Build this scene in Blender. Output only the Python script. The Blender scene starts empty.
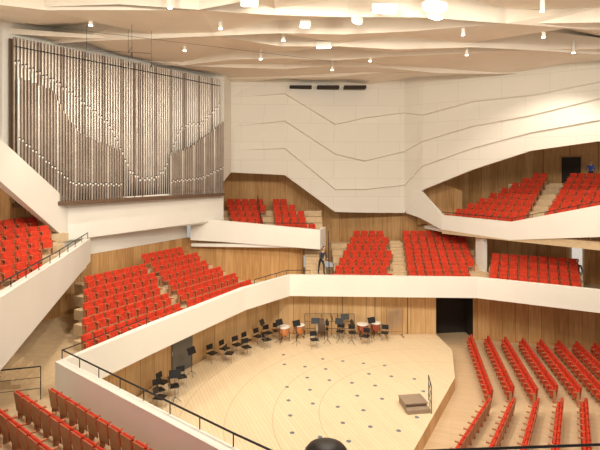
import bpy, bmesh, math, random
from mathutils import Vector, Matrix
random.seed(4)
scene = bpy.context.scene
scene.view_settings.view_transform = 'Standard'

# ------------------------------------------------------------------ materials
def newmat(name):
    m = bpy.data.materials.new(name); m.use_nodes = True
    nt = m.node_tree; b = nt.nodes["Principled BSDF"]
    return m, nt, b
def plain(name, col, rough=0.6, metal=0.0, var=0.06, scale=3.0, emit=None, es=0, spec=0.5):
    m, nt, b = newmat(name)
    b.inputs["Roughness"].default_value = rough
    b.inputs["Metallic"].default_value = metal
    b.inputs["Specular IOR Level"].default_value = spec
    tc = nt.nodes.new("ShaderNodeTexCoord"); n = nt.nodes.new("ShaderNodeTexNoise")
    n.inputs["Scale"].default_value = scale; n.inputs["Detail"].default_value = 3
    nt.links.new(tc.outputs["Object"], n.inputs["Vector"])
    r = nt.nodes.new("ShaderNodeValToRGB")
    r.color_ramp.elements[0].position = 0.3; r.color_ramp.elements[1].position = 0.7
    r.color_ramp.elements[0].color = (*[c*(1-var) for c in col], 1)
    r.color_ramp.elements[1].color = (*[min(1, c*(1+var)) for c in col], 1)
    nt.links.new(n.outputs["Fac"], r.inputs["Fac"]); nt.links.new(r.outputs["Color"], b.inputs["Base Color"])
    if emit:
        b.inputs["Emission Color"].default_value = (*emit, 1); b.inputs["Emission Strength"].default_value = es
    return m
def wood(name, c1, c2, pw=0.6, rough=0.6):
    m, nt, b = newmat(name); b.inputs["Roughness"].default_value = rough; b.inputs["Specular IOR Level"].default_value = 0.25
    N = nt.nodes.new; L = nt.links.new
    tc = N("ShaderNodeTexCoord"); mp = N("ShaderNodeMapping"); mp.inputs["Scale"].default_value = (6, 6, 0.5)
    L(tc.outputs["Object"], mp.inputs["Vector"])
    n = N("ShaderNodeTexNoise"); n.inputs["Scale"].default_value = 1.5; n.inputs["Detail"].default_value = 5
    L(mp.outputs["Vector"], n.inputs["Vector"])
    sx = N("ShaderNodeSeparateXYZ"); L(tc.outputs["Object"], sx.inputs["Vector"])
    a = N("ShaderNodeMath"); a.operation = 'MULTIPLY_ADD'; a.inputs[1].default_value = 0.6
    L(sx.outputs["Y"], a.inputs[0]); L(sx.outputs["X"], a.inputs[2])
    d = N("ShaderNodeMath"); d.operation = 'DIVIDE'; d.inputs[1].default_value = pw; L(a.outputs[0], d.inputs[0])
    f = N("ShaderNodeMath"); f.operation = 'FLOOR'; L(d.outputs[0], f.inputs[0])
    w = N("ShaderNodeTexWhiteNoise"); w.noise_dimensions = '1D'; L(f.outputs[0], w.inputs["W"])
    mx = N("ShaderNodeMath"); mx.operation = 'MULTIPLY_ADD'; mx.inputs[1].default_value = 0.35
    L(w.outputs["Value"], mx.inputs[0]); L(n.outputs["Fac"], mx.inputs[2])
    r = N("ShaderNodeValToRGB"); r.color_ramp.elements[0].position = 0.35; r.color_ramp.elements[1].position = 0.95
    r.color_ramp.elements[0].color = (*c1, 1); r.color_ramp.elements[1].color = (*c2, 1)
    L(mx.outputs[0], r.inputs["Fac"])
    fr = N("ShaderNodeMath"); fr.operation = 'FRACT'; L(d.outputs[0], fr.inputs[0])
    lt = N("ShaderNodeMath"); lt.operation = 'LESS_THAN'; lt.inputs[1].default_value = 0.03; L(fr.outputs[0], lt.inputs[0])
    mi = N("ShaderNodeMix"); mi.data_type = 'RGBA'; mi.inputs["B"].default_value = (*[c*0.65 for c in c1], 1)
    L(lt.outputs[0], mi.inputs["Factor"]); L(r.outputs["Color"], mi.inputs["A"])
    L(mi.outputs["Result"], b.inputs["Base Color"])
    return m
def parquet(name, c1, c2, rot, rings=False, rough=0.45):
    m, nt, b = newmat(name); b.inputs["Roughness"].default_value = rough
    N = nt.nodes.new; L = nt.links.new
    tc = N("ShaderNodeTexCoord"); mp = N("ShaderNodeMapping"); mp.inputs["Rotation"].default_value = (0, 0, rot)
    L(tc.outputs["Object"], mp.inputs["Vector"])
    br = N("ShaderNodeTexBrick"); br.inputs["Scale"].default_value = 1.0
    br.inputs["Brick Width"].default_value = 2.4; br.inputs["Row Height"].default_value = 0.16
    br.inputs["Mortar Size"].default_value = 0.008
    br.inputs["Color1"].default_value = (*c1, 1); br.inputs["Color2"].default_value = (*c2, 1)
    br.inputs["Mortar"].default_value = (*[c*0.72 for c in c1], 1)
    L(mp.outputs["Vector"], br.inputs["Vector"])
    out = br.outputs["Color"]
    if rings:
        vd = N("ShaderNodeVectorMath"); vd.operation = 'DISTANCE'; vd.inputs[1].default_value = (6.5, 20.5, 0)
        L(tc.outputs["Object"], vd.inputs[0])
        dv = N("ShaderNodeMath"); dv.operation = 'DIVIDE'; dv.inputs[1].default_value = 1.9; L(vd.outputs["Value"], dv.inputs[0])
        fr = N("ShaderNodeMath"); fr.operation = 'FRACT'; L(dv.outputs[0], fr.inputs[0])
        lt = N("ShaderNodeMath"); lt.operation = 'LESS_THAN'; lt.inputs[1].default_value = 0.016; L(fr.outputs[0], lt.inputs[0])
        gt = N("ShaderNodeMath"); gt.operation = 'GREATER_THAN'; gt.inputs[1].default_value = 2.9; L(dv.outputs[0], gt.inputs[0])
        mu = N("ShaderNodeMath"); mu.operation = 'MULTIPLY'; L(lt.outputs[0], mu.inputs[0]); L(gt.outputs[0], mu.inputs[1])
        mi = N("ShaderNodeMix"); mi.data_type = 'RGBA'; mi.inputs["B"].default_value = (0.58, 0.43, 0.25, 1)
        L(mu.outputs[0], mi.inputs["Factor"]); L(out, mi.inputs["A"]); out = mi.outputs["Result"]
    L(out, b.inputs["Base Color"])
    return m
def panelled(name, col):
    m, nt, b = newmat(name); b.inputs["Roughness"].default_value = 0.7
    N = nt.nodes.new; L = nt.links.new
    tc = N("ShaderNodeTexCoord"); sx = N("ShaderNodeSeparateXYZ"); L(tc.outputs["Object"], sx.inputs["Vector"])
    a = N("ShaderNodeMath"); a.operation = 'MULTIPLY_ADD'; a.inputs[1].default_value = -0.5; L(sx.outputs["Y"], a.inputs[0]); L(sx.outputs["X"], a.inputs[2])
    cb = N("ShaderNodeCombineXYZ"); L(a.outputs[0], cb.inputs["X"]); L(sx.outputs["Z"], cb.inputs["Y"])
    br = N("ShaderNodeTexBrick"); br.inputs["Brick Width"].default_value = 3.2; br.inputs["Row Height"].default_value = 1.35; br.inputs["Scale"].default_value = 1
    br.inputs["Mortar Size"].default_value = 0.014
    br.inputs["Color1"].default_value = (*col, 1); br.inputs["Color2"].default_value = (*[c*0.975 for c in col], 1); br.inputs["Mortar"].default_value = (*[c*0.82 for c in col], 1)
    L(cb.outputs[0], br.inputs["Vector"]); L(br.outputs["Color"], b.inputs["Base Color"])
    return m

M_WHITE = plain("white_plaster", (0.84, 0.815, 0.75), 0.65, var=0.02, scale=0.6, spec=0.3)
M_WALL = panelled("white_wall_panels", (0.80, 0.765, 0.69))
M_CEIL = plain("ceiling_plaster", (0.83, 0.755, 0.65), 0.8, var=0.04, scale=0.5, spec=0.2)
M_WOOD = wood("wall_veneer", (0.42, 0.215, 0.075), (0.66, 0.40, 0.18))
M_WOODL = wood("stage_veneer", (0.56, 0.34, 0.15), (0.78, 0.53, 0.28), 0.9)
M_STAGE = parquet("stage_parquet", (0.83, 0.67, 0.45), (0.79, 0.625, 0.41), 1.2, True)
M_FLOOR = parquet("hall_parquet", (0.68, 0.50, 0.31), (0.62, 0.45, 0.27), 0.35)
M_STEP = plain("step_oak", (0.64, 0.48, 0.30), 0.6, var=0.08, scale=4, spec=0.3)
M_RED = plain("seat_fabric_red", (0.60, 0.052, 0.024), 0.9, var=0.2, scale=7, spec=0.15)
M_SEATW = plain("seat_wood", (0.40, 0.22, 0.11), 0.5, var=0.1, scale=6, spec=0.3)
M_PODIUM = plain("podium_wood", (0.33, 0.24, 0.17), 0.6)
M_BLACK = plain("black_metal", (0.02, 0.02, 0.022), 0.4, 0.3)
M_DARK = plain("painted_void_shade", (0.03, 0.022, 0.018), 0.9)  # near-black colour stands in for the shade inside openings
M_PIPE = plain("organ_pipe_tin", (0.55, 0.49, 0.43), 0.34, 0.6, var=0.10, scale=1.5)
M_PIPE2 = plain("organ_pipe_dark", (0.31, 0.25, 0.205), 0.40, 0.55, var=0.12, scale=1.5)
M_LIP = plain("organ_lip", (0.90, 0.87, 0.82), 0.3, 0.0)
M_OCASE = plain("organ_case_brown", (0.13, 0.075, 0.045), 0.6)
M_COPPER = plain("timpani_copper", (0.78, 0.33, 0.14), 0.3, 0.7)
M_SKIN = plain("skin", (0.66, 0.42, 0.30), 0.6)
M_HAIR = plain("hair", (0.06, 0.035, 0.02), 0.7)
M_CHROME = plain("chrome", (0.5, 0.5, 0.52), 0.3, 0.9)
M_DOOR = plain("door_grey", (0.17, 0.165, 0.16), 0.5)
M_LAMP = plain("lamp_glow", (1, 0.95, 0.85), 0.5, emit=(1, 0.93, 0.80), es=12)
M_GLOWDOOR = plain("door_glow_panel", (0.9, 0.88, 0.8), 0.5, emit=(1, 0.95, 0.85), es=0.5)  # panel glows by itself, emission stands in for light beyond the doorway
M_SOCKET = plain("socket_steel", (0.20, 0.22, 0.28), 0.45, 0.3)
M_DRUM = plain("drum_skin", (0.85, 0.82, 0.75), 0.5)
M_DRUMRED = plain("drum_shell_red", (0.45, 0.09, 0.04), 0.35)

# ------------------------------------------------------------------ mesh builder
class MB:
    def __init__(s): s.v = []; s.f = []; s.m = []; s.sm = []; s.mats = []
    def mi(s, mat):
        if mat not in s.mats: s.mats.append(mat)
        return s.mats.index(mat)
    def add(s, vs, fs, mat, smooth=False):
        o = len(s.v); k = s.mi(mat); s.v += [tuple(v) for v in vs]
        for f in fs: s.f.append([o+i for i in f]); s.m.append(k); s.sm.append(smooth)
    def box(s, c, size, mat, rot=0, tilt=0):
        hx, hy, hz = [a/2 for a in size]; R = Matrix.Rotation(rot, 3, 'Z') @ Matrix.Rotation(tilt, 3, 'X')
        c = Vector(c); e = min(0.012, min(hx, hy, hz)*0.3)
        vs = []
        for z, k in ((-hz, e), (-hz+e, 0), (hz-e, 0), (hz, e)):
            for x, y in ((-1, -1), (1, -1), (1, 1), (-1, 1)):
                vs.append(c + R @ Vector((x*(hx-k), y*(hy-k), z)))
        fs = [[3, 2, 1, 0], [12, 13, 14, 15]]
        for l in range(3):
            for i in range(4):
                j = (i+1) % 4; fs.append([l*4+i, l*4+j, l*4+4+j, l*4+4+i])
        s.add(vs, fs, mat)
    def cyl(s, p0, p1, r, mat, seg=8, r2=None, caps=True, smooth=True):
        p0 = Vector(p0); p1 = Vector(p1); r2 = r if r2 is None else r2
        d = (p1-p0).normalized(); a = Vector((0, 0, 1)) if abs(d.z) < 0.9 else Vector((1, 0, 0))
        x = d.cross(a).normalized(); y = d.cross(x)
        vs = []
        for p, rr in ((p0, r), (p1, r2)):
            for i in range(seg):
                t = 2*math.pi*i/seg; vs.append(p + x*math.cos(t)*rr + y*math.sin(t)*rr)
        s.add(vs, [[i, (i+1) % seg, seg+(i+1) % seg, seg+i] for i in range(seg)], mat, smooth)
        if caps: s.add(vs, [list(range(seg))[::-1], list(range(seg, 2*seg))], mat)
    def lathe(s, c, prof, mat, seg=16):
        c = Vector(c); vs = []; fs = []
        for r, z in prof:
            for i in range(seg):
                t = 2*math.pi*i/seg; vs.append(c+Vector((r*math.cos(t), r*math.sin(t), z)))
        for k in range(len(prof)-1):
            for i in range(seg):
                j = (i+1) % seg; fs.append([k*seg+i, k*seg+j, (k+1)*seg+j, (k+1)*seg+i])
        fs.append(list(range((len(prof)-1)*seg, len(prof)*seg)))
        s.add(vs, fs, mat, True)
    def prism(s, pts, z0, z1, mat, side=None):
        n = len(pts); vs = [(x, y, z0) for x, y in pts]+[(x, y, z1) for x, y in pts]
        s.add(vs, [list(range(n))[::-1], list(range(n, 2*n))], mat)
        s.add(vs, [[i, (i+1) % n, n+(i+1) % n, n+i] for i in range(n)], side or mat)
    def obj(s, name, loc=None, rot=0, parent=None):
        me = bpy.data.meshes.new(name); me.from_pydata(s.v, [], s.f)
        for m in s.mats: me.materials.append(m)
        me.polygons.foreach_set("material_index", s.m); me.polygons.foreach_set("use_smooth", s.sm)
        me.update()
        o = bpy.data.objects.new(name, me); scene.collection.objects.link(o)
        if loc: o.location = loc
        o.rotation_euler = (0, 0, rot)
        if parent: o.parent = parent
        bm = bmesh.new(); bm.from_mesh(me); bmesh.ops.recalc_face_normals(bm, faces=bm.faces); bm.to_mesh(me); bm.free()
        return o

def band(name, path, t, mat, mb=None):
    """vertical wall / parapet: path of (x,y,zbottom,ztop), thickness t to the left of travel"""
    own = mb is None; mb = mb or MB(); n = len(path); off = []
    for i in range(n):
        a = Vector(path[max(0, i-1)][:2]); b = Vector(path[min(n-1, i+1)][:2])
        d = (b-a).normalized(); off.append(Vector((-d.y, d.x))*t)
    vs = []
    for (x, y, zb, zt), o in zip(path, off):
        vs += [(x, y, zb), (x, y, zt), (x+o.x, y+o.y, zt), (x+o.x, y+o.y, zb)]
    fs = [[0, 1, 2, 3], [4*n-1, 4*n-2, 4*n-3, 4*n-4]]
    for i in range(n-1):
        for k in range(4):
            l = (k+1) % 4; fs.append([4*i+k, 4*i+4+k, 4*i+4+l, 4*i+l])
    mb.add(vs, fs, mat)
    if own: return mb.obj(name)

def slab(name, pts, z0, z1, mat, side=None):
    mb = MB(); mb.prism(pts, z0, z1, mat, side); return mb.obj(name)

# ------------------------------------------------------------------ floors
slab("floor", [(-16, 8), (26, 8), (26, 34), (-3, 34), (-16, 20)], -0.9, -0.6, M_FLOOR)
slab("stage_platform", [(-1.7, 30.68), (8.35, 30.68), (8.5, 27.9), (7.5, 24.2), (4.15, 18.05), (2, 14.5), (-3, 11.5),
      (-9, 16.5), (-6.85, 23.2), (-5.05, 26.7)], -0.6, 0.0, M_STAGE, M_WOODL)
mb = MB()
for j in range(7):
    for i in range(7):
        x = -0.9+i*1.05+j*0.1; y = 27.2-j*1.35-i*0.30
        if x > 3.9+(y-18)*0.45 or y < 17.5: continue
        if (i*2+j) % 5 == 2: continue
        mb.cyl((x, y, 0.0), (x, y, 0.006), 0.095, M_SOCKET, 12)
mb.obj("stage_floor_sockets")

# ------------------------------------------------------------------ stage walls
band("wall_stage", [(8.35, 30.7, -0.6, 2.6), (-1.84, 30.7, -0.6, 2.6), (-5.1, 26.72, -0.6, 2.6), (-6.9, 23.2, -0.6, 2.6),
      (-9.2, 17.2, -0.6, 2.6)], -0.2, M_WOODL)
band("wall_stage_right", [(10.9, 31.5, -0.6, 2.6), (18, 29.6, -0.6, 2.6), (25.5, 26.5, -0.6, 2.6)], 0.2, M_WOOD)
mb = MB()
band("x", [(8.35, 30.9, -0.6, 2.6), (8.5, 32.6, -0.6, 2.6), (10.9, 32.9, -0.6, 2.6), (10.9, 31.5, -0.6, 2.6)], 0.12, M_DARK, mb)  # recess walls coloured dark to paint the shade of the doorway
mb.obj("wall_stage_entrance")
mb = MB()
d = Vector((-.457, -.889, 0)); ang = math.atan2(d.y, d.x)
mb.box((-5.9, 25.05, 1.1), (1.5, 0.08, 2.2), M_DOOR, ang)
mb.box((-5.86, 25.03, 2.24), (1.7, 0.12, 0.08), M_BLACK, ang)
mb.cyl((-6.2, 24.3, 1.0), (-6.2, 24.3, 1.2), 0.02, M_CHROME)
mb.obj("door_1")
mb = MB()
for x in (0.6, 2.6, 4.6, 6.6):
    mb.box((x, 30.68, 1.2), (0.03, 0.04, 2.6), M_OCASE)
mb.obj("trim_1")

# ------------------------------------------------------------------ lower tier (parapet + floors)
band("parapet_lower_tier", [(4.5, 6.6, 2.6, 3.8), (-1.3, 11.1, 2.6, 3.8), (-7.7, 16.4, 2.6, 3.8), (-6.0, 20.1, 2.62, 3.8),
     (-2.9, 26.5, 2.62, 3.8), (-0.6, 29.8, 2.55, 3.8), (10.4, 29.3, 2.55, 3.75), (15.6, 26.3, 2.55, 3.75), (23, 22, 2.55, 3.75)], 0.3, M_WHITE)
slab("floor_choir_tier", [(-.6, 30.1), (10.3, 29.6), (15.7, 26.6), (23, 22.4), (25.8, 29), (19, 34), (12.6, 38), (-.6, 38)], 2.52, 2.7, M_STEP)
slab("floor_side_tier", [(-7.9, 16.3), (-6.2, 20.2), (-3.1, 26.7), (-.6, 30.1), (-.6, 34), (-8, 34.5), (-14.5, 24), (-18, 15), (-15, 13)], 2.52, 2.7, M_STEP)
slab("floor_near_tier", [(-8, 16.2), (-1.6, 11), (4.2, 6.4), (1, 2.5), (-10, 5.5), (-16, 11), (-16, 16.2)], 2.50, 2.69, M_STEP)

# ------------------------------------------------------------------ seats
def seat_template():
    bm = bmesh.new()
    def bx(c, s, m, tilt=0, bev=0.02):
        r = bmesh.ops.create_cube(bm, size=1)
        vs = r['verts']
        fs = set(f for v in vs for f in v.link_faces)
        for f in fs: f.material_index = m
        Mx = Matrix.Translation(c) @ Matrix.Rotation(tilt, 4, 'X') @ Matrix.Diagonal((*s, 1))
        bmesh.ops.transform(bm, matrix=Mx, verts=vs)
        es = list(set(e for v in vs for e in v.link_edges))
        bmesh.ops.bevel(bm, geom=es, offset=bev, segments=1, affect='EDGES')
    bx((0, 0.08, 0.46), (0.44, 0.10, 0.38), 0, -0.18, 0.03)          # tipped-up cushion
    bx((0, 0.035, 0.42), (0.43, 0.025, 0.34), 1, -0.18, 0.008)       # wooden seat underside
    bx((0, 0.21, 0.63), (0.46, 0.08, 0.44), 0, -0.14, 0.03)          # back cushion
    bx((0, 0.27, 0.55), (0.48, 0.03, 0.58), 1, -0.14, 0.008)         # wooden back shell
    for sx in (-1, 1):
        bx((sx*0.265, 0.04, 0.58), (0.045, 0.30, 0.045), 1, 0, 0.008)
        bx((sx*0.265, 0.13, 0.28), (0.03, 0.14, 0.56), 1, 0, 0.008)
    bmesh.ops.recalc_face_normals(bm, faces=bm.faces)
    bm.verts.index_update()
    v = [x.co.copy() for x in bm.verts]; f = [([q.index for q in p.verts], p.material_index) for p in bm.faces]
    bm.free(); return v, f
TV, TF = seat_template()
def seats(name, places):
    V = []; F = []; MI = []
    for (x, y, z, nbx, nby) in places:
        l = math.hypot(nbx, nby); nbx /= l; nby /= l; dx, dy = nby, -nbx; o = len(V)
        for v in TV: V.append((x+dx*v.x+nbx*v.y, y+dy*v.x+nby*v.y, z+v.z))
        for f, m in TF: F.append([o+i for i in f]); MI.append(m)
    me = bpy.data.meshes.new(name); me.from_pydata(V, [], F)
    me.materials.append(M_RED); me.materials.append(M_SEATW); me.polygons.foreach_set("material_index", MI); me.update()
    o = bpy.data.objects.new(name, me); scene.collection.objects.link(o); return o
def rowseats(p, d, s0, s1, z, nb, pitch=0.56):
    n = max(1, int(round((s1-s0)/pitch))); r = []
    for k in range(n):
        s = s0+(k+0.5)*pitch; r.append((p[0]+d[0]*s, p[1]+d[1]*s, z, nb[0], nb[1]))
    return r
def stepbox(mb, p, d, nb, s0, s1, w, z0, z1):
    a = Vector(p); dd = Vector(d); n = Vector(nb)
    c = [a+dd*s0-n*0.5, a+dd*s1-n*0.5, a+dd*s1+n*w, a+dd*s0+n*w]
    mb.prism([(q.x, q.y) for q in c], z0, z1, M_STEP)

# choir tier behind stage
P = []; mb = MB()
for i in range(7):
    y = 30.95+0.9*i; z = 2.75+0.34*i
    P += rowseats((0, y), (1, 0), 1.9+0.33*i, 5.7+0.1*i, z, (0, 1))
    if i: stepbox(mb, (0, y), (1, 0), (0, 1), 2.25, 12.2, 0.42, z-0.5, z)
seats("auditorium_seat_block", P)
P = []
for i in range(7):
    P += rowseats((0, 30.95+0.9*i), (1, 0), 6.75+0.12*i, 10.7+0.25*i, 2.75+0.34*i, (0, 1))
seats("auditorium_seat_block", P)
for i in range(1, 14):
    mb.box((6.25+0.05*i, 30.6+0.45*i, 2.7+0.17*i-0.1), (0.85, 0.45, 0.2), M_STEP)
mb.obj("choir_tier_steps")

# side tier beneath the organ
D = (0.48, 0.877); NB = (-0.877, 0.48)
P = []; mb = MB()
for i in range(6):
    p = (-8.3+NB[0]*0.92*i, 19.3+NB[1]*0.92*i); z = 2.75+0.34*i
    s0 = 0.75*i; s1 = 11.6-0.15*i
    if i == 5: P += rowseats(p, D, 7.5, 10.6, z, NB)
    else:
        P += rowseats(p, D, s0, s0+(s1-s0)*0.48, z, NB) + rowseats(p, D, s0+(s1-s0)*0.48+0.5, s1, z, NB)
    if i: stepbox(mb, p, D, NB, -0.2+0.7*i, 12.2-0.1*i, 0.42, z-0.45, z)
seats("auditorium_seat_block", P); mb.obj("side_tier_steps")

# near tier (lower left)
Dn = (0.77, -0.64); Nn = (-0.64, -0.77); P = []; mb = MB()
for i in range(5):
    p = (-7.2+Nn[0]*0.95*i, 15.0+Nn[1]*0.95*i); z = 2.72+0.25*i
    P += rowseats(p, Dn, -0.1+(-0.6 if i > 1 else 0), 8, z, Nn)
    if i: stepbox(mb, p, Dn, Nn, -1.2, 8.4, 0.45, z-0.4, z)
seats("auditorium_seat_block", P); mb.obj("near_tier_steps")

# stalls: straight rows in two blocks, following a fan around the stage
P1 = []; P2 = []; cx, cy = -11.7, 30.7
def arc(R, y): return cx+math.sqrt(R*R-(y-cy)**2)
for k in range(13):
    R = 21.7+0.95*k; yt = 30.0-0.2*k
    for (ya, yb, dst) in ((22.3, yt, P1), (15.6, 21.9, P2)):
        a = Vector((arc(R, ya), ya)); b = Vector((arc(R, yb), yb)); dd = (b-a); Ln = dd.length; dd /= Ln
        for s in range(int(Ln/0.56)):
            q = b-dd*(0.56*(s+.5)) if dst is P1 else b-dd*(0.56*(s+.5)+.2)
            if q.x < 23.5: dst.append((q.x, q.y, -0.6, dd.y, -dd.x))
seats("auditorium_seat_block", P1); seats("auditorium_seat_block", P2)

# right lower tier
d = (0.907, -0.42); nb = (0.42, 0.907); P = []; mb = MB()
for i in range(4):
    p = (11.5+nb[0]*0.85*i, 30.6+nb[1]*0.85*i); z = 2.75+0.32*i
    P += rowseats(p, d, 0, 5.0, z, nb) + rowseats(p, d, 6.9, 10, z, nb)
    if i: stepbox(mb, p, d, nb, -0.1, 5.2, 0.42, z-0.4, z)
seats("auditorium_seat_block", P); mb.obj("right_tier_steps")

# right upper balcony
d = (0.66, -0.75); nb = (0.75, 0.66); P = []; Q = []; mb = MB()
for i in range(9):
    p = (10.6+nb[0]*0.9*i, 34.5+nb[1]*0.9*i); z = 6.12+0.36*i
    P += rowseats(p, d, -0.9+0.38*i, 4.5-0.12*i, z, nb)
    Q += rowseats(p, d, 5.7-0.12*i, 12.5, z, nb)
    stepbox(mb, p, d, nb, -0.6+0.15*i, 13, 0.42, z-0.45, z)
    s = 5.05-0.12*i
    mb.box((p[0]+d[0]*s-nb[0]*0.25, p[1]+d[1]*s-nb[1]*0.25, z+0.02), (0.9, 0.4, 0.2), M_STEP, math.atan2(d[1], d[0]))
seats("auditorium_seat_block", P); seats("auditorium_seat_block", Q); mb.obj("upper_balcony_steps")

# left upper balcony
P = []; mb = MB()
for i in range(5):
    p = (-11.1+NB[0]*0.9*i, 18.6+NB[1]*0.9*i); z = 5.6+0.34*i
    P += rowseats(p, D, -5, 1.5+(0.9*i if i < 4 else 2.2), z, NB)
    stepbox(mb, p, D, NB, -6, 1.7+0.85*i, 0.42, z-0.4, z)
seats("auditorium_seat_block", P); mb.obj("left_balcony_steps")

# small tier right of organ
P = []; mb = MB()
for i in range(5):
    y = 34.3+0.9*i; z = 5.5+0.38*i
    P += rowseats((0, y), (1, 0), -4.6-0.25*i, -2.4-0.1*i, z, (0, 1)) + rowseats((0, y), (1, 0), -1.7-0.1*i, 1.1-0.5*i, z, (0, 1))
    stepbox(mb, (0, y), (1, 0), (0, 1), -6.2, 1.6, 0.42, z-0.4, z)
seats("auditorium_seat_block", P); mb.obj("small_tier_steps")

# ------------------------------------------------------------------ upper architecture
band("organ_loft_parapet", [(-12.5, 12, 13.0, 15.4), (-12.0, 20, 9.6, 11.3), (-11.7, 25.2, 6.5, 8.5), (-5.2, 34.0, 6.7, 8.7)], 0.35, M_WHITE)
slab("organ_loft_soffit", [(-11.8, 25.4), (-5.2, 34.2), (-5.6, 36.4), (-8.5, 36), (-14.5, 26), (-12.2, 24.8)], 6.55, 6.8, M_WHITE)
band("wall_left", [(-14.0, 8, 8.0, 17.5), (-13.75, 23.1, 8.0, 17.5), (-6.2, 34.3, 8.7, 17.5)], 0.3, M_WHITE)
band("wall_side_tier", [(-15.8, 18, 2.7, 5.55), (-13.6, 22.2, 2.7, 5.55), (-7.5, 33.4, 2.7, 5.55), (0.2, 33.3, 2.7, 5.0)], 0.2, M_WOOD)
band("wall_side_tier_upper", [(-13.62, 22.25, 5.56, 6.6), (-7.55, 33.4, 5.56, 6.6)], 0.2, M_WHITE)
band("wall_left_balcony", [(-18.5, 13.8, 5.0, 12), (-14.6, 20.6, 5.0, 12), (-12.3, 24.9, 5.0, 9)], 0.2, M_WOOD)
band("parapet_left_balcony", [(-8.0, 12.2, 4.2, 6.45), (-8.4, 14, 4.4, 6.45), (-9.8, 20.7, 4.9, 6.42), (-10.9, 26.0, 5.3, 6.5)], 0.3, M_WHITE)
slab("floor_left_balcony", [(-8.4, 13), (-10, 20.7), (-11.1, 26), (-13, 26), (-19, 14), (-19, 12)], 4.95, 5.15, M_WHITE)
band("parapet_small_tier", [(-7.2, 32.9, 5.45, 6.9), (-5.3, 32.9, 5.35, 6.75), (1.3, 32.2, 4.95, 6.2), (1.75, 34.0, 4.95, 6.2)], 0.3, M_WHITE)
slab("floor_small_tier", [(-7.2, 33.1), (1.2, 32.4), (1.6, 34), (1.6, 39), (-6.5, 39)], 5.0, 5.2, M_WHITE)
band("wall_small_tier", [(-6.6, 35, 5.1, 12), (-6.2, 38.9, 5.1, 12), (3.2, 38.9, 2.7, 12), (12.2, 37.6, 2.7, 8.5)], 0.2, M_WOOD)
band("parapet_upper_balcony", [(7.9, 37.3, 6.87, 8.7), (8.7, 36.2, 6.6, 8.5), (9.8, 34.6, 5.95, 6.95), (13, 31, 5.72, 6.84), (16.2, 27, 6.44, 8.16), (21, 20.5, 7.2, 10.2)], 0.3, M_WHITE)
band("wall_upper_balcony", [(8.9, 37.4, 6.0, 13), (14, 40.6, 6.0, 13), (19.2, 39.9, 6.0, 13), (27, 32.5, 6.0, 13)], 0.2, M_WOOD)
band("wall_right_tier", [(10.9, 37.3, 2.7, 6), (12.6, 35, 2.7, 6), (18.6, 32.4, 2.7, 6), (26, 29.5, 2.7, 6)], 0.2, M_WOOD)
slab("floor_upper_balcony", [(9.9, 34.9), (13.2, 31.2), (16.4, 27.2), (21, 21), (27, 30), (19.2, 39.5), (14, 40), (9.2, 37)], 5.75, 5.95, M_WHITE)
mb = MB(); mb.box((12.0, 33.1, 4.3), (0.3, 0.8, 3.2), M_WHITE, 0.3); mb.obj("trim_2")
mb = MB()
a = math.atan2(-2.6, 6)
mb.box((18.0, 32.5, 3.95), (0.6, 0.06, 2.5), M_GLOWDOOR, a)
mb.box((18.0, 32.47, 5.24), (0.8, 0.1, 0.08), M_WHITE, a)
for sx in (-0.35, 0.35):
    mb.box((18.0+sx*math.cos(a), 32.47+sx*math.sin(a), 3.95), (0.08, 0.1, 2.5), M_WHITE, a)
mb.obj("door_2")
mb = MB(); a = math.atan2(-7.4, 7.8)
mb.box((20.75, 38.27, 9.9), (1.3, 0.1, 2.3), M_DARK, a); mb.box((20.75, 38.24, 11.1), (1.5, 0.14, 0.1), M_SEATW, a); mb.obj("door_3")

# faceted white upper wall : x, y, bottom, fold 1, fold 2, fold 3
cols = [(-6.6, 34.0, 9.0, 11.5, 13.0, 15.2), (-5.2, 34.2, 9.3, 11.5, 13.0, 15.2), (-5.0, 36.2, 9.9, 11.5, 13.2, 15.3), (-1.1, 36.5, 9.7, 11.6, 13.6, 15.6), (2.6, 37.0, 6.97, 8.6, 11.2, 13.4), (4.8, 37.2, 6.9, 8.6, 10.7, 13.9),
        (7.8, 37.3, 6.87, 8.9, 11.4, 14.3), (8.9, 36.2, 8.65, 10.3, 12.1, 14.0), (11.8, 34.15, 10.1, 11.5, 13.0, 14.7), (14.8, 32.1, 11.3, 12.4, 13.5, 14.8), (18, 30, 11.8, 13.0, 14.3, 15.3), (25, 25.4, 12.6, 14.0, 15.2, 16.0)]
mb = MB(); vs = []; n = len(cols)
for i, (x, y, z0, z1, z2, z3) in enumerate(cols):
    a = Vector(cols[max(0, i-1)][:2]); b = Vector(cols[min(n-1, i+1)][:2]); dd = (b-a).normalized(); nn = Vector((dd.y, -dd.x))
    q = 0 if i < 3 else 1
    for z, o in ((z0, -0.4), (z0, 0), (z1, 0.02*q), (z1+0.06, 0.20*q), (z2, -0.08*q), (z2+0.07, 0.16*q), (z3, -0.12*q), (z3+.07, .12*q), (17.6, -0.3*q)):
        vs.append((x+nn.x*o, y+nn.y*o, z))
fs = []
for i in range(n-1):
    for k in range(8): fs.append([9*i+k, 9*i+9+k, 9*i+10+k, 9*i+k+1])
mb.add(vs, fs, M_WALL); mb.obj("wall_back")
mb = MB()
for x in (-0.75, 1.25, 3.2):
    mb.box((x+0.8, 36.5, 16.1), (1.6, 0.7, 0.2), M_DARK)  # solid boxes, dark colour imitates the shade of open slots
mb.obj("painted_dark_slots")

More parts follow.
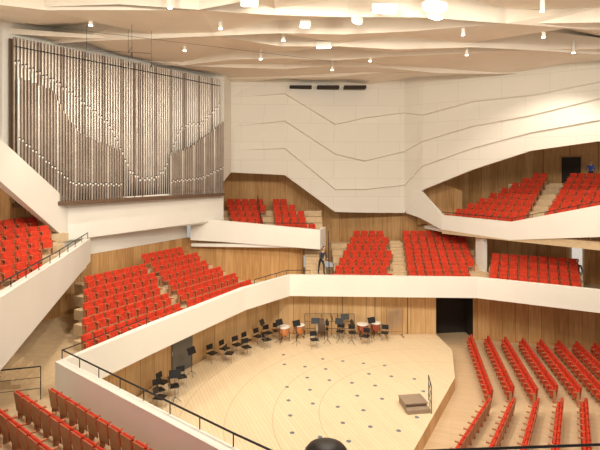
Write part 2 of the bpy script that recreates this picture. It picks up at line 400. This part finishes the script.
# ------------------------------------------------------------------ ceiling (folded panels)
mb = MB(); ys = [-4, 2, 7, 11, 14.2, 16.6, 18.6, 20.8, 23.0, 25.6, 28.4, 31.2, 34.3, 37.5, 41]
xs = [-19, -13.6, -10, -7, -4, -1, 2, 5, 9, 13, 18, 27]
NYc = len(ys)-1
def jit(i, j): return math.sin(i*12.9898+j*78.233)*43758.5453 % 1.0
def yy(j, i):
    if j == 0 or j == NYc: return ys[j]
    return ys[j] + (0.15 if j % 2 else -0.15)*(xs[i]-3)*.8 + 1.1*(jit(i, j)-.5)
def hh(j, i): return 0.12+1.5*jit(i+3, j+11)**1.4
def zl(j, i): return 16.28+0.30*jit(i+7, j+5)
for j in range(NYc):
    far = 0.4 if j > 9 else 1.0
    for i in range(len(xs)-1):
        x0, x1 = xs[i], xs[i+1]
        a0, a1, b0, b1 = yy(j, i), yy(j, i+1), yy(j+1, i), yy(j+1, i+1)
        l0, l1, m0, m1 = zl(j, i), zl(j, i+1), zl(j+1, i), zl(j+1, i+1)
        h0, h1 = m0+hh(j, i)*far, m1+hh(j, i+1)*far
        mb.add([(x0, a0, l0), (x1, a1, l1), (x1, b1, h1), (x0, b0, h0)], [[0, 1, 2], [0, 2, 3]] if (i+j) % 2 else [[0, 1, 3], [1, 2, 3]], M_CEIL)
        mb.add([(x0, b0, h0), (x1, b1, h1), (x1, b1, m1), (x0, b0, m0)], [[0, 1, 2, 3]], M_CEIL)
mb.obj("ceiling")

def lamp_fixture(x, y, l, w, rot):
    mb = MB(); mb.box((0, 0, 0.16), (l+0.08, w+0.08, 0.28), M_WHITE); mb.box((0, 0, 0.0), (l, w, 0.04), M_LAMP)
    mb.obj("ceiling_lamp", (x, y, 16.22), rot)
for a in [(5.5, 20.3, .6, .3, .7), (5.2, 19.3, .8, .35, .5), (3.3, 19.6, .9, .22, .1), (2.4, 21.0, .4, .18, .9), (1.2, 25.2, .7, .16, -.2), (-1.9, 18.8, .6, .14, .1),
          (0.2, 21.6, .4, .14, .3)]:
    lamp_fixture(*a)
mb = MB()
for x, y in [(11.4, 23.4), (14.5, 26.5), (9, 27), (13, 20.5), (7.5, 23), (-3.5, 22), (-6, 26), (-2.2, 28), (4, 28.5), (-9, 21.5), (16, 24), (-5, 19.2), (2, 31), (9.5, 19.6), (-0.8, 24)]:
    mb.cyl((x, y, 16.27), (x, y, 16.9), .09, M_WHITE, 12); mb.cyl((x, y, 16.24), (x, y, 16.27), .08, M_LAMP, 12)
mb.obj("ceiling_downlights")

# ------------------------------------------------------------------ organ
def interp(t, pts):
    if t <= pts[0][0]: return pts[0][1]
    for (a, x), (b, y) in zip(pts, pts[1:]):
        if t <= b: return x+(y-x)*(t-a)/(b-a)
    return pts[-1][1]
L0 = Vector((-13.25, 23.05)); R0 = Vector((-5.45, 33.85)); OD = (R0-L0); OL = OD.length; od = OD/OL; on = Vector((od.y, -od.x))
oa = math.atan2(od.y, od.x)
mb = MB()
mouth = [(0, 15.0), (.15, 14.3), (.25, 13.5), (.32, 12.9), (.37, 12.4), (.42, 11.2), (.47, 9.9), (.52, 9.45), (.6, 9.5), (.65, 10.0), (.70, 11.4), (.74, 12.5), (.8, 12.9), (.86, 12.9), (.93, 13.6), (1, 14.4)]
NP = 82; zb = 8.5
for k in range(NP):
    t = (k+0.5)/NP; p = L0+OD*t; m = interp(t, mouth)+(0.10 if k % 2 else 0)
    mat = M_PIPE if (k % 7) else M_PIPE2; r = 0.072
    mb.cyl((p.x, p.y, zb), (p.x, p.y, m), 0.03 if m < 10.5 else 0.055, mat, 10, r, False)
    mb.cyl((p.x, p.y, m), (p.x, p.y, 16.18), r, mat, 10)
    f = p+on*(r+.003)
    mb.box((f.x, f.y, m+0.01), (0.07, 0.02, 0.12), M_LIP, oa)
    mb.box((f.x, f.y, m+0.10), (0.08, 0.02, 0.06), M_DARK, oa)
def front(t0, t1, tops, cnt, off, mz):
    for k in range(cnt):
        t = t0+(t1-t0)*(k+0.5)/cnt; p = L0+OD*t+on*off; top = interp(t, tops)+(0.05 if k % 2 else -0.03); m = interp(t, mz)+(0.07 if k % 2 else 0)
        mat = M_PIPE2 if k % 6 else M_PIPE; r = .070
        mb.cyl((p.x, p.y, zb), (p.x, p.y, m), 0.045, mat, 10, r, False)
        mb.cyl((p.x, p.y, m), (p.x, p.y, top), r, mat, 10)
        f = p+on*(r+.003)
        mb.box((f.x, f.y, m+0.01), (0.05, 0.02, 0.09), M_LIP, oa)
        mb.box((f.x, f.y, m+0.08), (0.07, 0.02, 0.05), M_DARK, oa)
front(0.0, 0.41, [(0, 14.3), (.12, 13.9), (.17, 12.9), (.22, 12.0), (.28, 11.6), (.41, 11.1)], 36, 0.42, [(0, 11.5), (.2, 9.3), (.41, 9.2)])
front(0.66, 1.0, [(.66, 11.0), (.78, 11.5), (.88, 12.3), (.95, 12.9), (1, 13.3)], 30, 0.38, [(.66, 9.3), (.85, 9.5), (1, 10.2)])
c = (L0+R0)/2+on*-0.25
mb.box((c.x, c.y, 12.25), (OL+0.1, 0.1, 7.8), M_OCASE, oa)
c2 = (L0+R0)/2+on*0.1
mb.box((c2.x, c2.y, 15.75), (OL, 0.03, 0.04), M_BLACK, oa)
for t in (0.24, 0.49, .53, .76):
    p = L0+OD*t+on*.07; mb.cyl((p.x, p.y, 8.5), (p.x, p.y, 16.1), 0.025, M_OCASE)
c3 = (L0+R0)/2
mb.box((c3.x, c3.y, 8.42), (OL, 1.0, 0.2), M_OCASE, oa)
mb.obj("pipe_organ")

# ------------------------------------------------------------------ handrails
def rail(name, pts, h=0.9, post=1.1, bars=1, r=0.022):
    mb = MB()
    for a, b in zip(pts, pts[1:]):
        a = Vector(a); b = Vector(b); L = (b-a).length; up = Vector((0, 0, h))
        mb.cyl(a+up, b+up, r, M_BLACK, 6)
        for q in range(1, bars): mb.cyl(a+up*q/bars, b+up*q/bars, 0.01, M_BLACK, 5)
        n = max(1, int(L/post))
        for k in range(n+1):
            p = a+(b-a)*k/n; mb.cyl(p, p+up, 0.016, M_BLACK, 5)
    return mb.obj(name)
rail("handrail", [(-7.85, 16.5, 3.8), (-1.5, 11.25, 3.8), (4.2, 6.8, 3.8)], 0.3, 1.1, 1, 0.025)
rail("handrail", [(-7.9, 16.6, 3.8), (-6.2, 20.2, 3.8)], 0.25, 1.2, 1, 0.018)
rail("handrail", [(-8.3, 16.0, 2.7), (-13, 14.6, 2.7)], 1.05, 1.2, 3)
rail("handrail", [(-8.6, 14, 6.45), (-9.95, 20.7, 6.42), (-11.0, 25.9, 6.5)], 0.3, 1.3, 1, 0.025)
rail("handrail", [(-3.1, 36.5, 7.3), (-2.6, 34.2, 5.5), (0.9, 33.8, 5.5)], 0.95, 0.9, 2)
rail("handrail", [(1.9, 33.6, 5.0), (1.8, 30.8, 2.9)], 0.95, 0.7, 3)
rail("handrail", [(0.2, 33.0, 3.9), (0.2, 30.6, 2.7)], 0.95, 0.8, 3)
rail("handrail", [(-2.5, 27.4, 3.8), (-0.8, 29.95, 3.8), (0.6, 30.0, 3.8)], 0.25, 1.0, 1)
rail("handrail", [(13.2, 31.1, 6.84), (16.4, 27.1, 8.16), (20.9, 20.9, 10.1)], 0.22, 1.3, 1)
rail("handrail", [(9.9, 34.8, 6.95), (13.2, 31.1, 6.84)], 0.2, 1.3, 1)
rail("handrail", [(1.0, 4.0, 6.83), (2.6, 4.05, 6.86), (4.5, 4.1, 6.9)], 0.93, 1.2, 2, 0.011)
slab("camera_balcony_ledge", [(-2, 3.6), (5, 3.9), (5, 4.2), (-2, 3.9)], 6.2, 6.86, M_WHITE)
mb = MB()
mb.lathe((0, 0, 0), [(0.05, -0.96), (0.05, -0.94), (0.02, -0.92), (0.02, 0.0), (0.13, 0.02), (0.165, 0.05), (0.14, 0.08), (0.06, 0.10), (0.0, 0.10)], M_BLACK, 20)
mb.obj("balcony_lamp", (0.2, 3.82, 7.81))

# stairs
mb = MB()
for k in range(15):
    mb.box((1.0, 30.6+0.27*k, 2.7+0.17*k-0.15), (1.3, 0.27, 0.5), M_STEP)
mb.obj("stair_flight")
mb = MB()
for k in range(9):
    mb.box((-9.6-0.30*k, 17.6-0.05*k, 2.7+0.17*k-0.1), (0.3, 1.7, 0.5), M_STEP, 0.1)
    mb.box((-9.45-0.30*k, 17.0, 2.7+0.17*k+0.1), (0.02, 0.12, 0.03), M_LAMP)
mb.obj("stair_flight")

# ------------------------------------------------------------------ stage furniture
def chair(x, y, rot):
    mb = MB()
    mb.box((0, 0, 0.46), (0.42, 0.42, 0.06), M_BLACK)
    mb.box((0, 0.21, 0.74), (0.40, 0.04, 0.26), M_BLACK, 0, -0.15)
    for sx in (-.18, .18):
        mb.cyl((sx, -.18, 0), (sx, -.16, .45), .014, M_CHROME, 6); mb.cyl((sx, .24, 0), (sx, .19, .45), .014, M_CHROME, 6)
        mb.cyl((sx, .19, .45), (sx, .24, .86), .014, M_CHROME, 6); mb.cyl((sx, -.17, .43), (sx, .19, .43), .012, M_CHROME, 6)
    mb.obj("orchestra_chair", (x, y, 0), rot)
for x, y, r in [(-4.6, 26.2, .9), (-4.05, 26.9, 1.1), (-3.45, 27.5, .8), (-3.0, 28.2, 1.0), (-2.4, 28.9, .9), (-1.9, 29.5, .7), (-3.7, 26.2, 1.4), (-2.9, 27.1, .6), (-1.9, 28.3, 2.2),
                (-6.2, 22.6, 1.2), (-6.15, 21.8, .7), (-5.6, 22.2, 2.0), (-5.9, 21.1, 1.3), (-5.5, 23.2, .5), (-1.4, 29.9, .2), (3.1, 29.6, .1), (2.4, 29.8, -.3),
                (0.8, 28.3, .2), (3.8, 28.9, -.4), (5.0, 29.5, -.3), (1.5, 30.2, 0)]:
    chair(x, y, r)
def stand(x, y, rot, h=1.15):
    mb = MB()
    for k in range(3):
        t = k*2.094; mb.cyl((.26*math.cos(t), .26*math.sin(t), 0.01), (0, 0, .25), .011, M_BLACK, 5)
    mb.cyl((0, 0, .2), (0, 0, h), .013, M_BLACK, 6)
    mb.box((0, 0, h+.08), (.5, .02, .34), M_BLACK, 0, -0.4)
    mb.obj("music_stand", (x, y, 0), rot)
for x, y, r in [(0.9, 29.3, 0), (1.6, 29.0, 1.4), (2.3, 29.2, -.3), (3.0, 28.9, 1.2), (-.2, 28.8, .6), (-5.3, 24.4, 1), (-1.2, 29.0, .8), (1.9, 30.0, 1.5), (2.7, 30.1, 0), (-2.2, 29.0, 1.2), (4.2, 29.4, .5), (-5.4, 21.6, .3)]:
    stand(x, y, r)
def timpani(x, y, r, shell):
    mb = MB()
    mb.lathe((0, 0, 0), [(0.05, .28), (r*.5, .32), (r*.85, .5), (r*.98, .72), (r, .84)], shell)
    mb.lathe((0, 0, 0), [(r+.02, .82), (r+.025, .87), (r, .88)], M_DRUM)
    for k in range(6):
        t = k*math.pi/3; c, s = math.cos(t), math.sin(t)
        mb.cyl((c*(r+.03), s*(r+.03), .86), (c*(r+.02), s*(r+.02), .55), .012, M_CHROME, 5)
    for k in range(3):
        t = k*2.094; c, s = math.cos(t), math.sin(t)
        mb.cyl((c*r*.9, s*r*.9, 0), (c*r*.9, s*r*.9, .55), .02, M_BLACK, 6); mb.cyl((c*r*.9, s*r*.9, .12), (0, 0, .3), .02, M_BLACK, 6)
    mb.obj("timpani", (x, y, 0))
timpani(-.95, 29.4, .36, M_COPPER); timpani(-.05, 29.75, .32, M_COPPER); timpani(3.75, 29.9, .34, M_DRUMRED); timpani(4.55, 30.15, .3, M_DRUMRED)
mb = MB()
for x in (0.3, 1.3, 2.3, 3.3): mb.cyl((x, 30.45, 0), (x, 30.45, 1.3), .02, M_BLACK, 6)
for z in (.4, .85, 1.3): mb.cyl((.3, 30.45, z), (3.3, 30.45, z), .016, M_BLACK, 6)
mb.obj("stage_railing")
mb = MB()
mb.cyl((-.22, 0, .75), (.22, 0, .75), .42, M_OCASE, 24); mb.cyl((-.235, 0, .75), (-.22, 0, .75), .40, M_DRUM, 24); mb.cyl((.22, 0, .75), (.235, 0, .75), .40, M_DRUM, 24)
for sx in (-.2, .2):
    for sy in (-.35, .35): mb.cyl((sx, sy, 0), (sx, sy*.7, .5), .02, M_BLACK, 6)
mb.obj("bass_drum", (1.2, 29.9, 0), 0.2)
mb = MB()
for sx in (-.5, .5):
    mb.cyl((sx, 0, .03), (sx, 0, 1.75), .022, M_SEATW, 6); mb.cyl((sx, -.3, .03), (sx, .3, .03), .03, M_SEATW, 6)
mb.cyl((-.5, 0, 1.75), (.5, 0, 1.75), .025, M_SEATW, 6); mb.cyl((-.5, 0, .3), (.5, 0, .3), .02, M_SEATW, 6)
for k in range(12): mb.cyl((-.42+k*.076, 0, .35+.03*k), (-.42+k*.076, 0, 1.7), .014, M_CHROME, 6)
mb.obj("tubular_bells", (5.7, 30.2, 0), .1)
mb = MB()
mb.box((0, 0, .30), (1.0, .85, .06), M_PODIUM); mb.box((0, .02, .135), (.94, .78, .27), M_PODIUM); mb.box((0, -.55, .09), (1.0, .28, .18), M_PODIUM)
mb.obj("portable_step", (4.8, 21.25, 0), .15)
rail("handrail", [(5.42, 20.6, 0.0), (5.6, 21.8, 0.0)], 1.1, 0.5, 3)

mb = MB()
for (x, y, z) in [(-7.4, 22, 15.2), (-7.9, 23, 15.0), (-6.9, 23.2, 15.0), (-9.6, 22.5, 15.3)]:
    mb.cyl((x, y, z), (x, y, 16.5), .008, M_BLACK, 5); mb.cyl((x, y, z-.18), (x, y, z), .03, M_BLACK, 8)
mb.cyl((-9.6, 22.5, 15.45), (-6.9, 23.2, 15.45), .012, M_BLACK, 5); mb.cyl((-7.4, 22, 15.45), (-7.9, 23, 15.45), .012, M_BLACK, 5)
mb.cyl((-11, 20, 15.9), (2, 27, 15.9), .008, M_BLACK, 5)
mb.obj("hanging_microphones")

# ------------------------------------------------------------------ people
def person(loc, rot, shirt, trousers, J):
    root = bpy.data.objects.new("person", None); scene.collection.objects.link(root); root.location = loc; root.rotation_euler = (0, 0, rot)
    names = list(J.keys())
    E = [("pelvis", "waist"), ("waist", "chest"), ("chest", "neck"), ("neck", "headb")]
    for s in "lr":
        E += [("pelvis", "hip"+s), ("hip"+s, "knee"+s), ("knee"+s, "ank"+s), ("ank"+s, "toe"+s), ("chest", "sho"+s), ("sho"+s, "elb"+s), ("elb"+s, "wri"+s), ("wri"+s, "palm"+s)]
    rad = {"pelvis": .14, "waist": .125, "chest": .15, "neck": .055, "headb": .05, "hip": .095, "knee": .062, "ank": .042, "toe": .035, "sho": .068, "elb": .045, "wri": .028, "palm": .03}
    me = bpy.data.meshes.new("body"); me.from_pydata([J[n] for n in names], [(names.index(a), names.index(b)) for a, b in E], [])
    ob = bpy.data.objects.new("body", me); scene.collection.objects.link(ob)
    sk = ob.modifiers.new("s", 'SKIN'); sd = ob.modifiers.new("d", 'SUBSURF'); sd.levels = sd.render_levels = 1
    for i, n in enumerate(names):
        r = rad[n] if n in rad else rad[n[:-1]]
        v = me.skin_vertices[0].data[i]; v.radius = (r, r*(.75 if n in ("chest", "waist", "pelvis") else 1)); v.use_root = (n == "pelvis")
    dg = bpy.context.evaluated_depsgraph_get(); dg.update()
    m2 = bpy.data.meshes.new_from_object(ob.evaluated_get(dg)); bpy.data.objects.remove(ob)
    for m in (shirt, trousers, M_SKIN, M_BLACK): m2.materials.append(m)
    g = {"pelvis": 1, "waist": 0, "chest": 0, "neck": 2, "headb": 2, "hip": 1, "knee": 1, "ank": 3, "toe": 3, "sho": 0, "elb": 0, "wri": 2, "palm": 2}
    cand = []
    for a, b in E:
        for t in (0, .25, .5, .75, 1):
            k = a if t < .75 else b
            kk = k if k in g else k[:-1]
            mi = g[kk]
            if kk == "ank" and a.startswith("knee"): mi = 1
            if kk == "wri" and a.startswith("elb"): mi = 0
            cand.append((Vector(J[a]).lerp(Vector(J[b]), t), mi))
    for p in m2.polygons:
        c = Vector(p.center); p.material_index = min(cand, key=lambda q: (q[0]-c).length)[1]; p.use_smooth = True
    b = bpy.data.objects.new("body", m2); scene.collection.objects.link(b); b.parent = root
    h = Vector(J["headb"])+Vector((0, -.01, .11)); mb = MB()
    mb.lathe(h, [(.0, -.13), (.045, -.12), (.065, -.07), (.077, 0), (.076, .05), (.055, .095), (.02, .115), (0, .118)], M_SKIN, 14)
    mb.cyl(h+Vector((0, -.07, .01)), h+Vector((0, -.1, -.025)), .008, M_SKIN, 6, .016)
    for s in (-1, 1):
        mb.box(h+Vector((s*.078, .005, -.01)), (.02, .03, .055), M_SKIN); mb.box(h+Vector((s*.03, -.072, .015)), (.022, .01, .012), M_BLACK)
    mb.box(h+Vector((0, -.066, -.055)), (.045, .012, .01), M_DRUMRED)
    mb.lathe(h+Vector((0, .016, .012)), [(.07, -.05), (.084, 0), (.083, .05), (.062, .10), (.025, .122), (0, .125)], M_HAIR, 14)
    mb.obj("head", parent=root)
    mb = MB()
    for s in "lr":
        w = Vector(J["wri"+s]); p = Vector(J["palm"+s]); dd = (p-w).normalized(); sd_ = dd.cross(Vector((1, 0, 0)) if abs(dd.x) < .9 else Vector((0, 1, 0))).normalized()
        cr = dd.cross(sd_)
        for k, l in enumerate((.068, .078, .072, .056)):
            a = p+sd_*(-.027+.018*k)+dd*.02; m_ = a+dd*l*.5; e = m_+dd*l*.42+cr*l*.25
            mb.cyl(a, m_, .009, M_SKIN, 6, .0085); mb.cyl(m_, e, .0085, M_SKIN, 6, .006)
        a = w+(p-w)*.4-sd_*.025; mb.cyl(a, a-sd_*.03+dd*.035, .011, M_SKIN, 6, .009); mb.cyl(a-sd_*.03+dd*.035, a-sd_*.035+dd*.07, .009, M_SKIN, 6, .006)
    mb.obj("hands", parent=root)
def pose(lean=0., step=0., armf=0.):
    J = {"pelvis": (0, 0, .93), "waist": (0, -lean*.2, 1.10), "chest": (0, -lean*.5, 1.33), "neck": (0, -lean*.75, 1.50), "headb": (0, -lean*.9-.01, 1.57)}
    for s, q in (("l", 1), ("r", -1)):
        st = step*q
        J["hip"+s] = (q*.1, 0, .88); J["knee"+s] = (q*.105, -.03-st*.22, .49+abs(st)*.05); J["ank"+s] = (q*.11, .02-st*.28, .08); J["toe"+s] = (q*.125, -.13-st*.3, .035)
        J["sho"+s] = (q*.19, -lean*.55, 1.40); J["elb"+s] = (q*.25, -lean*.5-armf*.1, 1.12); J["wri"+s] = (q*(.24-armf*.1), -lean*.55-.08-armf*.25, .90+armf*.25); J["palm"+s] = (q*(.235-armf*.12), -lean*.55-.12-armf*.3, .84+armf*.3)
    return J
M_SH1 = plain("shirt_dark", (.06, .06, .075), .8); M_SH2 = plain("shirt_blue", (.05, .12, .45), .8); M_TR = plain("trousers_dark", (.03, .03, .04), .8)
person((1.35, 31.7, 3.46), 0.5, M_SH1, M_TR, pose(.35, .6, .6))
person((17.2, 31.0, 2.75), -.4, M_SH1, M_TR, pose(0, .1, .1))
person((21.3, 36.6, 9.0), -.6, M_SH2, M_TR, pose(.25, .2, .8))

# ------------------------------------------------------------------ lights
w = bpy.data.worlds.new("hall_ambient"); scene.world = w; w.use_nodes = True
w.node_tree.nodes["Background"].inputs[0].default_value = (1.0, 0.945, 0.84, 1); w.node_tree.nodes["Background"].inputs[1].default_value = 0.44
def area(loc, tgt, size, e, col=(1, .925, .79)):  # unseen area lights added out of view to brighten the hall
    l = bpy.data.lights.new("hall_fill_light", 'AREA'); l.size = size; l.energy = e; l.color = col
    o = bpy.data.objects.new("hall_fill_light", l); scene.collection.objects.link(o); o.location = loc
    o.rotation_euler = (Vector(tgt)-Vector(loc)).to_track_quat('-Z', 'Y').to_euler()
area((1, 13, 15.9), (2, 23, 0), 2, 1300)
area((12, 12, 15.9), (13, 24, 0), 2, 1100)
area((-8, 11, 15.9), (-9, 24, 6), 2, 900)
area((5, 15, 15.2), (5, 36, 9), 2, 420)
def spot(loc, tgt, e, ang=1.6):
    l = bpy.data.lights.new("ceiling_spot", 'SPOT'); l.energy = e; l.color = (1, .90, .74); l.spot_size = ang; l.spot_blend = .6; l.shadow_soft_size = .1
    o = bpy.data.objects.new("ceiling_spot", l); scene.collection.objects.link(o); o.location = loc
    o.rotation_euler = (Vector(tgt)-Vector(loc)).to_track_quat('-Z', 'Y').to_euler()
for x, y, t in [(5.5, 20.4, (3, 25, 0)), (1.2, 25.2, (3, 30, 2)), (-3.5, 22, (-6, 27, 3)), (11.4, 23.4, (14, 26, 0)), (-9, 21.5, (-10, 26, 4)), (14.5, 26.5, (16, 33, 6))]:
    spot((x, y, 16.1), t, 1300)

# ------------------------------------------------------------------ camera
cam = bpy.data.cameras.new("camera"); cam.lens = 30; cam.sensor_width = 36; cam.shift_y = -0.09
co = bpy.data.objects.new("camera", cam); scene.collection.objects.link(co); co.location = (0, 0, 10); co.rotation_euler = (math.radians(90), 0, 0)
scene.camera = co
